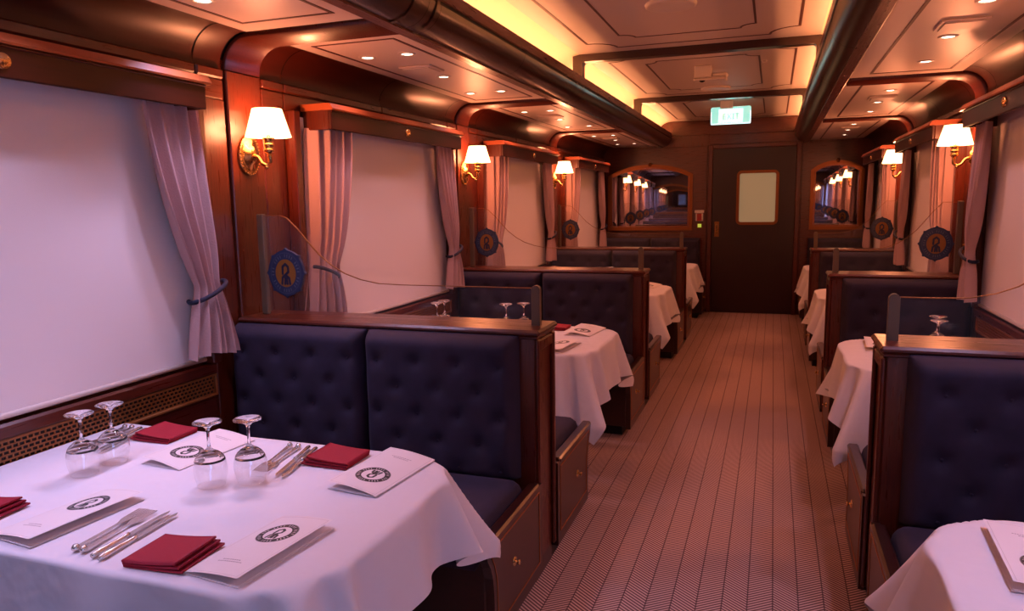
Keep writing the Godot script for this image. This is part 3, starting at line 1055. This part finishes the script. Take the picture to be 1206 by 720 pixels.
func make_screen(key: String, w: float, a: float) -> void:
	# glass screen on the partition cap; local x = 0 at the aisle end, y = 0 at the cap
	var t := proto(key, "glass_screen", "glass screen")
	var pts := PackedVector2Array()
	var L := w - 0.045
	var outline := [Vector2(0.022, 0.004), Vector2(L, 0.004), Vector2(L, 0.405), Vector2(L - 0.10, 0.406)]
	var sc := 1.0 if w > 1.0 else 0.8
	for q in [[0.135, 0.395], [0.186, 0.350], [0.235, 0.295], [0.28, 0.249], [0.335, 0.207], [0.394, 0.175], [0.465, 0.152], [0.545, 0.138], [0.64, 0.135]]:
		outline.append(Vector2(L - q[0] * sc, q[1]))
	outline.append(Vector2(0.022, 0.135))
	for p in outline: pts.append(Vector2(-a * p.x, p.y))
	if Geometry2D.is_polygon_clockwise(pts): pts.reverse()
	var st := flat()
	prism(st, pts, Vector3.RIGHT, Vector3.UP, Vector3(0, 0, 0.006), Vector3(0, 0, -0.003))
	part("glass", st, M.pane, t)
	st = flat()
	var edge := []
	for i in range(2, outline.size()): edge.append(Vector2(-a * outline[i].x, outline[i].y))
	ribbon(st, edge, 0.0025, false, Vector3.RIGHT, Vector3.UP, Vector3(0, 0, 0.008), Vector3(0, 0, -0.004))
	part("edge_trim", st, M.dull_brass, t)
	st = flat()
	var pp := [Vector2(0.016, 0), Vector2(0.048, 0), Vector2(0.048, 0.135)]
	pp.append_array(arc2(Vector2(0.032, 0.130), 0.016, 0, 180, 8).map(func(q): return Vector2(q.x, q.y)))
	var poly := PackedVector2Array()
	for p in pp: poly.append(Vector2(-a * p.x, p.y))
	if Geometry2D.is_polygon_clockwise(poly): poly.reverse()
	prism(st, poly, Vector3.RIGHT, Vector3.UP, Vector3(0, 0, 0.022), Vector3(0, 0, -0.011))
	part("aisle_post", st, M.steel_post, t)
	boxed("wall_post", Vector3(-a * (L + 0.004), 0, -0.011), Vector3(-a * (L - 0.026), 0.412, 0.011), M.steel_post, t, 0.003)
	# emblem plate fixed to the glass
	var ec := Vector2(-a * (L - 0.122), 0.172)
	var em := PackedVector2Array()
	for i in 64:
		var q := TAU * i / 64.0
		var r := 0.094
		var k := fposmod(q * 8.0 / TAU + 0.5, 1.0) - 0.5
		r += 0.009 * maxf(0.0, 1.0 - absf(k) * 7.0)
		em.append(Vector2(ec.x + r * cos(q) * 0.9, ec.y + r * sin(q)))
	st = flat()
	prism(st, em, Vector3.RIGHT, Vector3.UP, Vector3(0, 0, 0.014), Vector3(0, 0, -0.007))
	var ep := part("emblem_plate", st, M.plate_blue, t)
	for f in [1.0, -1.0]:
		st = flat()
		for i in 64:
			var v := []
			var uvs := []
			for q in [null, TAU * i / 64.0, TAU * (i + 1) / 64.0]:
				var d := Vector2.ZERO if q == null else Vector2(cos(q), sin(q))
				v.append(Vector3(ec.x + d.x * 0.088 * 0.9, ec.y + d.y * 0.092, f * 0.0085))
				uvs.append(Vector2(0.5 + f * d.x * 0.5, 0.5 - d.y * 0.5))
			for j in ([0, 2, 1] if f > 0 else [0, 1, 2]):
				st.set_uv(uvs[j])
				st.add_vertex(v[j])
		part("emblem", st, M.emblem_plate, ep)

func build_partitions() -> void:
	mat("plate_blue", Color(0.14, 0.19, 0.31), 0.5)
	var wl := XL - WL - 0.02
	var wr := WR - 0.02 - XR
	make_bench("bench_l_front", wl, 1.0)
	make_bench("bench_l_back", wl, -1.0)
	make_bench("bench_r_front", wr, -1.0)
	make_bench("bench_r_back", wr, 1.0)
	make_partition("part_l", wl, 1.0)
	make_partition("part_r", wr, -1.0)
	make_screen("screen_l", wl, 1.0)
	make_screen("screen_r", wr, -1.0)
	var bx_l := (XL - 0.028 + WL + 0.02) * 0.5 
	var bx_r := (XR + 0.028 + WR - 0.02) * 0.5
	for left in [true, false]:
		var q := "l" if left else "r"
		var side := "left" if left else "right"
		var x := XL if left else XR
		var bx := bx_l if left else bx_r
		var kind := "two-seat" if left else "single-seat"
		for k in range(-1, 3):
			var z := ZP - k * P
			var pw: String = ["nearest", "second", "third"][k] if k >= 0 else "unseen"
			var tail: String = "%s partition on the %s" % [pw, side] if k >= 0 else "partition beside the viewer on the %s" % side
			copy_of("part_" + q, "dark wooden seat partition with cap rail, the " + tail, Vector3(x, 0, z), 0.0, "wooden seat partitions")
			copy_of("screen_" + q, "low glass screen with round blue emblem on the " + tail, Vector3(x, 0.940, z), 0.0, "glass screens on the partitions")
			copy_of("bench_%s_front" % q, "navy %s bench facing the viewer against the %s" % [kind, tail], Vector3(bx, 0, z + 0.105), 0.0, "navy benches")
			copy_of("bench_%s_back" % q, "navy %s bench facing the far door behind the %s" % [kind, tail], Vector3(bx, 0, z - 0.105), PI, "navy benches")
		copy_of("bench_%s_front" % q, "navy buttoned %s bench against the far wall on the %s of the door" % [kind, side], Vector3(bx, 0, ZEND + 0.105), 0.0, "navy benches")

# ---------- tables and what lies on them ----------
func cloth_mesh(len: float, hz: float, drop: float, sd: int, shift := 0.0) -> SurfaceTool:
	# local: x = 0 at the wall, table runs to x = len; z from -hz to hz; y = 0 at the top
	var st := stool()
	var rad := 0.20
	var nx := 96
	var nz := 110
	var rng := RandomNumberGenerator.new()
	rng.seed = sd
	var ph1 := rng.randf() * TAU
	var ph2 := rng.randf() * TAU
	var g := []
	for i in nx + 1:
		var row := []
		var s := lerpf(0.0, len + drop, float(i) / nx)
		for j in nz + 1:
			var q := lerpf(-hz - drop, hz + drop, float(j) / nz) + shift
			var cx := minf(s, len - rad)
			var cz := clampf(q, -hz + rad, hz - rad)
			var dv := Vector2(s - cx, q - cz)
			var y := 0.0
			var p := Vector2(s, q)
			var on_corner := s > len - rad and absf(q) > hz - rad
			var dist := 0.0
			var nrm := Vector2.ZERO
			if on_corner:
				dist = dv.length() - rad
				nrm = dv.normalized()
			elif absf(q) > hz and s <= len - rad:
				dist = absf(q) - hz
				nrm = Vector2(0, signf(q))
			elif s > len - rad:
				dist = s - len
				nrm = Vector2(1, 0)
			if dist > 0.0:
				var base := p - nrm * dist
				var e := dist
				var full := drop
				var corner := 0.0
				if on_corner:
					var th := atan2(absf(dv.y), dv.x)
					corner = sin(th * 2.0)
				var along := base.x * 1.0 + base.y
				var th2 := atan2(nrm.y, nrm.x)
				var wave := sin(along * 17.0 + ph1 + th2 * 5.0) * 0.6 + sin(along * 31.0 + ph2) * 0.25
				if on_corner: wave = lerpf(wave, 1.1 * cos(11.0 * (absf(th2) - PI / 4) + 0.5 * signf(th2)), smoothstep(0.0, 0.8, corner))
				var k := clampf(e / full, 0.0, 1.6)
				var out := 0.010 + 0.022 * k + (0.034 + 0.012 * corner) * pow(k, 0.75) * wave * (1.0 if absf(nrm.y) < 0.9 else 0.5) + 0.045 * corner * k
				var roll := 0.012
				var yy := -(e - roll * 0.6) if e > roll else -e * e / roll * 0.4
				p = base + nrm * minf(out, e + 0.004)
				y = yy + out * 0.25 * k
			else:
				y = 0.0012 * sin(s * 5.0 + ph1) * sin(q * 7.0 + ph2)
			row.append(Vector3(p.x, y, p.y))
		g.append(row)
	sheet(st, g)
	return st

func goblet(t: Node3D) -> void:
	var st := stool()
	lathe(st, [Vector2(0.0335, 0.0), Vector2(0.0365, 0.01), Vector2(0.039, 0.02), Vector2(0.0412, 0.03), Vector2(0.0425, 0.042), Vector2(0.0422, 0.052), Vector2(0.0408, 0.060), Vector2(0.0386, 0.0675)], 36)
	lathe(st, [Vector2(0.0326, 0.0), Vector2(0.0356, 0.01), Vector2(0.0381, 0.02), Vector2(0.0403, 0.03), Vector2(0.0416, 0.042), Vector2(0.0413, 0.052), Vector2(0.0400, 0.060), Vector2(0.0380, 0.0675)], 36)
	part("bowl", st, M.thin_glass, t)
	st = stool()
	tube(st, circle_points(0.0335, 0.001, 32), 0.0009, 6)
	part("rim", st, M.thin_glass, t)
	st = stool()
	lathe(st, [Vector2(0.0386, 0.0675), Vector2(0.036, 0.074), Vector2(0.030, 0.082), Vector2(0.022, 0.089), Vector2(0.010, 0.096), Vector2(0.0045, 0.102), Vector2(0.0036, 0.115), Vector2(0.0038, 0.142), Vector2(0.0055, 0.152), Vector2(0.013, 0.159), Vector2(0.028, 0.1645), Vector2(0.0355, 0.167), Vector2(0.0365, 0.169), Vector2(0.0345, 0.170), Vector2(0.0, 0.1695)], 36)
	lathe(st, [Vector2(0.0, 0.0915), Vector2(0.010, 0.0905), Vector2(0.0212, 0.0855), Vector2(0.0290, 0.0797), Vector2(0.0354, 0.0732), Vector2(0.0386, 0.0675)], 36)
	part("stem_and_foot", st, M.crystal, t)

func circle_points(r: float, y: float, n: int) -> Array:
	var o := []
	for i in n + 1:
		o.append(Vector3(r * cos(TAU * i / n), y, r * sin(TAU * i / n)))
	return o

func make_tableware() -> void:
	var t := proto("glass", "wine_glass", "glass")
	goblet(t)
	var st: SurfaceTool
	# fork: local, handle end at z = +0.10, tines at -0.10
	t = proto("fork", "dinner_fork", "fork")
	st = flat()
	prism(st, PackedVector2Array([Vector2(-0.0035, 0.0), Vector2(0.0035, 0.0), Vector2(0.0045, 0.04), Vector2(0.0075, 0.085), Vector2(0.0085, 0.097), Vector2(0.005, 0.103), Vector2(-0.005, 0.103), Vector2(-0.0085, 0.097), Vector2(-0.0075, 0.085), Vector2(-0.0045, 0.04)]), Vector3.RIGHT, Vector3.BACK, Vector3(0, -0.004, 0), Vector3(0, 0.0065, 0))
	part("handle", st, M.silver, t)
	st = stool()
	lathe(st, [Vector2(0, -0.008), Vector2(0.007, -0.004), Vector2(0.0085, 0.002), Vector2(0.005, 0.008), Vector2(0, 0.009)], 10, Transform3D(Basis(Vector3.RIGHT, PI / 2), Vector3(0, 0.0075, 0.1)))
	part("finial", st, M.silver, t)
	st = flat()
	prism(st, PackedVector2Array([Vector2(-0.003, 0), Vector2(-0.004, -0.025), Vector2(-0.0115, -0.045), Vector2(-0.0125, -0.06), Vector2(0.0125, -0.06), Vector2(0.0115, -0.045), Vector2(0.004, -0.025), Vector2(0.003, 0)]), Vector3.RIGHT, Vector3.BACK, Vector3(0, -0.0025, 0), Vector3(0, 0.006, 0))
	part("neck", st, M.silver, t)
	for i in 4:
		st = flat()
		var x := -0.0105 + i * 0.007
		box(st, Vector3(x - 0.0018, 0.0038, -0.105), Vector3(x + 0.0018, 0.0062, -0.058), 0.0008)
		part("tine", st, M.silver, t)
	t = proto("knife", "table_knife", "knife")
	st = stool()
	tube(st, [Vector3(0, 0.006, 0.112), Vector3(0, 0.006, 0.10), Vector3(0, 0.006, 0.06), Vector3(0, 0.006, 0.02), Vector3(0, 0.006, 0.012)], [0.005, 0.0072, 0.0055, 0.0048, 0.0062], 10)
	part("handle", st, M.silver, t)
	st = flat()
	prism(st, PackedVector2Array([Vector2(-0.006, 0.014), Vector2(-0.0075, -0.03), Vector2(-0.007, -0.09), Vector2(-0.001, -0.118), Vector2(0.005, -0.105), Vector2(0.0055, 0.014)]), Vector3.RIGHT, Vector3.BACK, Vector3(0, -0.002, 0), Vector3(0, 0.006, 0))
	part("blade", st, M.silver, t)
	# folded napkin
	t = proto("napkin", "folded_napkin", "napkin")
	for i in 3:
		st = stool()
		var g := []
		var w := 0.142 - i * 0.006
		var d := 0.128 - i * 0.003
		for a in 13:
			var row := []
			for b in 13:
				var u := a / 12.0 - 0.5
				var v := b / 12.0 - 0.5
				var lift := 0.0 + (0.010 * (u + 0.5) * (u + 0.5)) * (i + 1) / 3.0
				row.append(Vector3(u * w - i * 0.004, 0.002 + i * 0.005 + lift, v * d + 0.002 * i))
			g.append(row)
		sheet(st, g)
		var lower := []
		for r in g:
			var row := []
			for p in r: row.append(p - Vector3(0, 0.0045, 0) * Vector3(1, 1, 1))
			lower.append(row)
		sheet(st, lower)
		for a in 12:
			for e in [[g[a][0], g[a + 1][0], lower[a][0], lower[a + 1][0]], [g[a][12], g[a + 1][12], lower[a][12], lower[a + 1][12]], [g[0][a], g[0][a + 1], lower[0][a], lower[0][a + 1]], [g[12][a], g[12][a + 1], lower[12][a], lower[12][a + 1]]]:
				quad(st, e[0], e[1], e[3], e[2])
		part("fold", st, M.napkin_red, t)
	# menu card: folded at its left long side, cover a little open
	t = proto("menu", "menu_card", "menu")
	var hw := 0.075
	var hl := 0.14
	boxed("back_leaf", Vector3(-hw, 0.0005, -hl), Vector3(hw, 0.0015, hl), M.paper, t)
	boxed("inner_leaf", Vector3(-hw, 0.0018, -hl + 0.004), Vector3(hw - 0.004, 0.0026, hl - 0.004), M.paper, t)
	st = stool()
	var prev := []
	for i in 9:
		var u := i / 8.0
		var a := 0.19 + 0.04 * sin(u * PI)
		var x := -hw + 2 * hw * u * cos(a * 0.9)
		var y := 0.003 + 2 * hw * u * sin(0.115) + 0.004 * sin(u * PI)
		var cur := [Vector3(x, y, hl), Vector3(x, y, -hl), u]
		if i:
			for k in [0, 1]:
				var dy := Vector3(0, -0.0006 * k, 0)
				var vs := [prev[0] + dy, cur[0] + dy, cur[1] + dy, prev[1] + dy]
				var ts := [Vector2(prev[2], 1), Vector2(cur[2], 1), Vector2(cur[2], 0), Vector2(prev[2], 0)]
				if k == 0: quad_uv(st, vs, ts)
		prev = cur
	part("cover", st, M.menu_print, t)

func build_tables() -> void:
	make_tableware()
	for left in [true, false]:
		var side := "left" if left else "right"
		var s := 1.0 if left else -1.0
		var len := 1.245 if left else 0.712
		for k in 4:
			var z := -1.41 - k * P
			var wx := WL + 0.022 if left else WR - 0.022
			var o := "%s table on the %s" % [ORD[k], side]
			var t := thing("dining_table", "dining table under a white cloth, the " + o, "table", Vector3(wx, 0, z), 0.0, "dining tables")
			var st := flat()
			var hz := 0.385
			var pts := PackedVector2Array([Vector2(0, hz), Vector2(0, -hz)])
			for p in arc2(Vector2(len - 0.2, -hz + 0.2), 0.197, -90, 0, 8): pts.append(p)
			for p in arc2(Vector2(len - 0.2, hz - 0.2), 0.197, 0, 90, 8): pts.append(p)
			var pq := PackedVector2Array()
			for p in pts: pq.append(Vector2(p.x * s, p.y))
			prism(st, pq, Vector3.RIGHT, Vector3.BACK, Vector3(0, 0.028, 0), Vector3(0, TOPY - 0.032, 0))
			part("table_top", st, M.dark_wood, t)
			st = stool()
			lathe(st, [Vector2(0.0, 0.002), Vector2(0.20, 0.002), Vector2(0.20, 0.012), Vector2(0.05, 0.03), Vector2(0.035, 0.06), Vector2(0.035, 0.62), Vector2(0.10, 0.638)], 20, Transform3D(Basis(), Vector3(s * len * 0.55, 0, 0)))
			part("pedestal", st, M.black_metal, t)
			var c := thing("tablecloth", "white linen cloth draped over the " + o, "tablecloth", Vector3(wx, TOPY, z), 0.0, "white tablecloths")
			var cm := cloth_mesh(len, hz + 0.004, [0.215, 0.25, 0.24, 0.25][k], 11 + k * 3 + (0 if left else 50), (0.0 if k == 0 else 0.05) * s)
			var mi := part("drape", cm, M.linen, c)
			if not left: mi.rotation.y = PI
	# place settings: [table z, x of cutlery, napkin, menu]
	var y := TOPY + 0.0015
	for k in 4:
		var dz := -k * P
		var who := "the %s left table" % ORD[k]
		var n := 0
		for g in [[-1.738, -1.405, "window-side near"], [-1.737, -1.500, "window-side far"], [-1.345, -1.443, "aisle-side left"], [-1.262, -1.495, "aisle-side right"]]:
			copy_of("glass", "upturned wine glass, %s of the four on %s" % [g[2], who], Vector3(g[0], y, g[1] + dz), 0.0, "upturned wine glasses")
			n += 1
		if k > 2: continue
		for r in [["near", "window", -1.93, -1.745, -1.525, 1.0], ["near", "aisle", -1.345, -1.138, -0.985, 1.0], ["far", "window", -1.925, -1.785, -1.565, -1.0], ["far", "aisle", -1.285, -1.140, -0.957, -1.0]]:
			var near: bool = r[5] > 0
			var turn := 0.0 if near else PI
			var zc: float = (-1.16 if near else -1.655) + dz
			var pos := "%s %s-side setting of %s" % [r[0], r[1], who]
			if k < 2 or r[1] == "aisle":
				copy_of("napkin", "folded dark red napkin, " + pos, Vector3(r[3], y + 0.003, (-1.105 if near else -1.70) + dz - (0.0 if r[1] == "aisle" else 0.03)), turn + (0.06 if near else 0.02), "red napkins")
				var mz := -1.185 if near else -1.645
				copy_of("menu", "white folded menu card with black emblem, " + pos, Vector3(r[4], y, mz + dz), turn + (-0.10 if near else -0.10), "menu cards")
			if k == 0:
				var x: float = r[2]
				copy_of("fork", "silver fork, outer left of two, " + pos, Vector3(x - 0.027, y, zc), turn + (0.13 if near else 0.20), "silver forks")
				copy_of("fork", "silver fork, inner of two, " + pos, Vector3(x - 0.002, y, zc), turn + (0.10 if near else 0.16), "silver forks")
				copy_of("knife", "silver knife nearer the forks, " + pos, Vector3(x + 0.040, y, zc + 0.004), turn + (0.08 if near else 0.22), "silver knives")
				copy_of("knife", "silver knife nearer the napkin, " + pos, Vector3(x + 0.065, y, zc + 0.008), turn + (0.07 if near else 0.20), "silver knives")
	for k in 3:
		var dz := -k * P
		var who := "the %s right table" % ORD[k]
		copy_of("glass", "upturned wine glass, nearer one on " + who, Vector3(0.70, y, -1.37 + dz), 0.0, "upturned wine glasses")
		copy_of("glass", "upturned wine glass, farther one on " + who, Vector3(0.72, y, -1.50 + dz), 0.0, "upturned wine glasses")
		copy_of("menu", "white folded menu card at the far aisle corner of " + who, Vector3(0.51, y, -1.60 + dz), PI - 0.06, "menu cards")
		copy_of("napkin", "folded dark red napkin at the far edge of " + who, Vector3(0.68, y + 0.003, -1.70 + dz), PI, "red napkins")

# ---------- lamps ----------
func build_lamps() -> void:
	for left in [true, false]:
		var s := 1.0 if left else -1.0
		var side := "left" if left else "right"
		var W := WL + 0.016 if left else WR - 0.016
		for k in 3:
			var pw: String = ["nearest", "second", "third"][k]
			var t := thing("wall_lamp", "brass wall lamp with white cone shade, %s on the %s wall" % [pw, side], "wall lamp", Vector3(W, 1.592, zpost(k)), 0.0, "brass wall lamps")
			var ax := Transform3D(Basis(Vector3.BACK, -s * PI / 2) * Basis.from_scale(Vector3(1.25, 1, 0.95)), Vector3.ZERO)
			var st := stool()
			lathe(st, [Vector2(0.066, 0), Vector2(0.066, 0.007), Vector2(0.058, 0.012), Vector2(0.052, 0.010), Vector2(0.046, 0.016), Vector2(0.030, 0.020), Vector2(0.026, 0.028), Vector2(0.012, 0.032), Vector2(0, 0.032)], 28, ax)
			part("backplate", st, M.brass, t)
			st = stool()
			for i in 34:
				var q := TAU * i / 34.0
				lathe(st, [Vector2(0, -0.005), Vector2(0.0046, 0), Vector2(0, 0.005)], 5, Transform3D(Basis(), ax * Vector3(0.063 * cos(q), 0.009, 0.063 * sin(q))))
			part("beaded_rim", st, M.brass, t)
			st = stool()
			var pts := []
			var ctrl := [Vector3(0.025, 0.0, 0), Vector3(0.050, -0.012, 0), Vector3(0.066, -0.036, 0), Vector3(0.088, -0.046, 0), Vector3(0.106, -0.032, 0), Vector3(0.106, -0.008, 0), Vector3(0.104, 0.010, 0)]
			for c in ctrl: pts.append(Vector3(c.x * s, c.y, c.z))
			tube(st, pts, 0.0085, 10)
			lathe(st, [Vector2(0, -0.010), Vector2(0.010, -0.004), Vector2(0.010, 0.004), Vector2(0, 0.010)], 10, Transform3D(Basis(), Vector3(s * 0.088, -0.052, 0)))
			part("arm", st, M.brass, t)
			st = stool()
			lathe(st, [Vector2(0, 0.000), Vector2(0.014, 0.004), Vector2(0.023, 0.014), Vector2(0.018, 0.020), Vector2(0.019, 0.034), Vector2(0.021, 0.036), Vector2(0.019, 0.040), Vector2(0.019, 0.056), Vector2(0.024, 0.060), Vector2(0.024, 0.066), Vector2(0.008, 0.068), Vector2(0.008, 0.075), Vector2(0, 0.075)], 16, Transform3D(Basis(), Vector3(s * 0.104, 0, 0)))
			part("candle_cup", st, M.brass, t)
			st = stool()
			lathe(st, [Vector2(0.090, 0.068), Vector2(0.058, 0.178), Vector2(0.0565, 0.178), Vector2(0.0885, 0.068), Vector2(0.090, 0.068)], 32, Transform3D(Basis(), Vector3(s * 0.104, 0, 0)))
			part("shade", st, M.shade_glow, t)
			st = stool()
			lathe(st, [Vector2(0, 0.074), Vector2(0.009, 0.080), Vector2(0.014, 0.10), Vector2(0.010, 0.125), Vector2(0, 0.14)], 12, Transform3D(Basis(), Vector3(s * 0.104, 0, 0)))
			part("bulb", st, M.bulb_glow, t)
			omni(t, Vector3(s * 0.104, 0.110, 0), Color(1.0, 0.56, 0.38), LAMP_E, 0.012)
	# downlights
	for left in [true, false]:
		var side := "left" if left else "right"
		var spots := [[-1.755, 0.605, "near window-side"], [-1.555, 0.605, "near aisle-side"], [-1.655, 0.0, "middle"], [-1.755, -0.605, "far window-side"], [-1.555, -0.595, "far aisle-side"]] if left else [[0.670, 0.605, "near"], [0.670, 0.0, "middle"], [0.69, -0.605, "far"]]
		for k in range(-1, 4):
			for q in spots:
				var lab: String = "small round downlight, %s one in the %s soffit of the %s bay" % [q[2], side, ORD[k]] if k >= 0 else "small round downlight, %s one in the %s soffit behind the viewer" % [q[2], side]
				var t := thing("downlight", lab, "downlight", Vector3(q[0], SOF, zw(k) + q[1]), 0.0, "soffit downlights")
				var st := stool()
				lathe(st, [Vector2(0.026, -0.001), Vector2(0.028, -0.005), Vector2(0.036, -0.004), Vector2(0.040, 0.0)], 20)
				part("trim_ring", st, M.white_plastic, t)
				st = stool()
				lathe(st, [Vector2(0, -0.004), Vector2(0.018, -0.003), Vector2(0.026, -0.001)], 20)
				part("lens", st, M.spot_glow, t)
				var blend := clampf(k * 0.55, 0.0, 1.0)
				spot(t, Vector3(0, -0.012, 0), PALE.lerp(WARM, blend), lerpf(PALE_E, SPOT_E, sqrt(blend)) * (1.0 if left else lerpf(0.92, 0.72, blend)), lerpf(52.0 if left else 70.0, 62.0, blend))
	# light strips in the troughs
	for side: float in [1.0, -1.0]:
		var L := MIDX - side * 0.7025
		for k in range(-1, 4):
			var z0 := zbeam(k - 1) - 0.09 if k > -1 else ZREAR - 0.05
			var z1 := zbeam(k) + 0.02 if k < 3 else ZEND + 0.03
			var nm := "left" if side > 0 else "right"
			var lab: String = "warm light strip hidden in the %s ceiling trough, %s bay" % [nm, ORD[k]] if k >= 0 else "warm light strip in the %s ceiling trough behind the viewer" % nm
			var t := thing("light_strip", lab, "light strip", Vector3(L - side * 0.085, 2.126, (z0 + z1) * 0.5), 0.0, "cove light strips")
			var hl := (z0 - z1) * 0.5
			boxed("strip_base", Vector3(-0.012, 0, -hl), Vector3(0.012, 0.008, hl), M.white_plastic, t, 0.002)
			boxed("strip_lens", Vector3(-0.008, 0.008, -hl), Vector3(0.008, 0.014, hl), M.strip_glow, t, 0.002)
			area(t, Vector3(0, 0.020, 0), Vector3(90, 0, 0), Vector2(0.016, hl * 2), Color(1.0, 0.635, 0.42), COVE_E)

func build_ceiling_fittings() -> void:
	# vents in the soffits
	for left in [true, false]:
		var side := "left" if left else "right"
		for k in 4:
			var x := -1.655 if left else 0.665
			var t := thing("air_vent", "thin rectangular air vent in the %s soffit of the %s bay" % [side, ORD[k]], "vent", Vector3(x, SOF, zw(k) + 0.26), 0.0, "soffit air vents")
			boxed("vent_plate", Vector3(-0.085, -0.009, -0.085), Vector3(0.085, 0, 0.085), M.cream, t, 0.004)
			boxed("vent_lip", Vector3(-0.07, -0.014, -0.07), Vector3(0.07, -0.009, 0.07), M.white_plastic, t, 0.003)
	# round ceiling discs
	for q in [[-0.503, -3.79, "pale round ceiling speaker at the top edge above the aisle"], [-0.497, -6.70, "flat round ceiling speaker rim just before the exit sign rib"]]:
		var t := thing("ceiling_speaker", q[2], "speaker", Vector3(q[0], RAI, q[1]), 0.0, "round ceiling speakers")
		var st := stool()
		lathe(st, [Vector2(0, -0.010), Vector2(0.10, -0.012), Vector2(0.112, -0.016), Vector2(0.122, -0.012), Vector2(0.126, 0)], 36)
		part("speaker_grille", st, M.white_plastic if q[1] > -5.0 else M.cream, t)
	# detector unit
	var t := thing("smoke_detector", "white boxy detector unit with a side bracket hanging from the middle ceiling", "detector", Vector3(-0.50, RAI, -5.60))
	boxed("housing", Vector3(-0.065, -0.085, -0.05), Vector3(0.055, 0, 0.05), M.white_plastic, t, 0.006)
	boxed("lower_plate", Vector3(-0.07, -0.105, -0.06), Vector3(0.16, -0.085, 0.055), M.white_plastic, t, 0.008)
	boxed("side_bracket", Vector3(0.055, -0.085, -0.05), Vector3(0.165, -0.055, 0.045), M.white_plastic, t, 0.01)
	var st := stool()
	lathe(st, [Vector2(0, -0.118), Vector2(0.016, -0.112), Vector2(0.022, -0.105)], 12, Transform3D(Basis(), Vector3(-0.01, 0, 0.03)))
	part("sensor", st, M.black_metal, t)
	t = thing("sprinkler_head", "tiny round sensor on the right side of the middle ceiling panel", "sprinkler", Vector3(-0.09, RAI, -5.55))
	st = stool()
	lathe(st, [Vector2(0, -0.014), Vector2(0.014, -0.010), Vector2(0.018, 0)], 12)
	part("cap", st, M.white_plastic, t)
	# exit signs
	for ex in [[-7.62, 0.0, "glowing teal and white exit sign hanging above the far door"], [1.80, PI, "glowing teal exit sign above the door behind the viewer"]]:
		t = thing("exit_sign", ex[2], "sign", Vector3(-0.42, RAI, ex[0]), ex[1], "exit signs")
		boxed("mount_box", Vector3(-0.10, -0.075, -0.03), Vector3(0.02, 0, 0.03), M.white_plastic, t, 0.006)
		st = flat()
		var pl := PackedVector2Array()
		for c in [[0.17, -0.205, 270], [0.17, -0.075, 0], [-0.17, -0.075, 90], [-0.17, -0.205, 180]]:
			for p in arc2(Vector2(c[0], c[1]), 0.018, c[2], c[2] + 90, 4): pl.append(p)
		prism(st, pl, Vector3.RIGHT, Vector3.UP, Vector3(0, 0, 0.012), Vector3(0, 0, -0.006))
		var plate := part("sign_plate", st, M.sign_teal, t)
		boxed("white_field", Vector3(-0.115, -0.205, 0.006), Vector3(0.115, -0.078, 0.009), M.sign_white, plate, 0.001)
		for b in [[-0.186, 0.186, -0.223, -0.211], [-0.188, -0.178, -0.215, -0.10], [0.178, 0.188, -0.215, -0.10]]:
			boxed("lit_edge", Vector3(b[0], b[2], -0.007), Vector3(b[1], b[3], 0.008), M.sign_white, plate, 0.002)
		var tm := TextMesh.new()
		tm.text = "EXIT"
		var fnt := SystemFont.new()
		fnt.font_names = PackedStringArray(["Droid Sans"])
		fnt.font_weight = 700
		tm.font = fnt
		tm.font_size = 64
		tm.pixel_size = 0.0012
		tm.depth = 0.002
		part_mesh("lettering", tm, M.sign_green, plate, Vector3(0, -0.15, 0.010))
		omni(t, Vector3(0, -0.15, 0.04), Color(0.4, 0.95, 0.9), 0.003, 0.05)
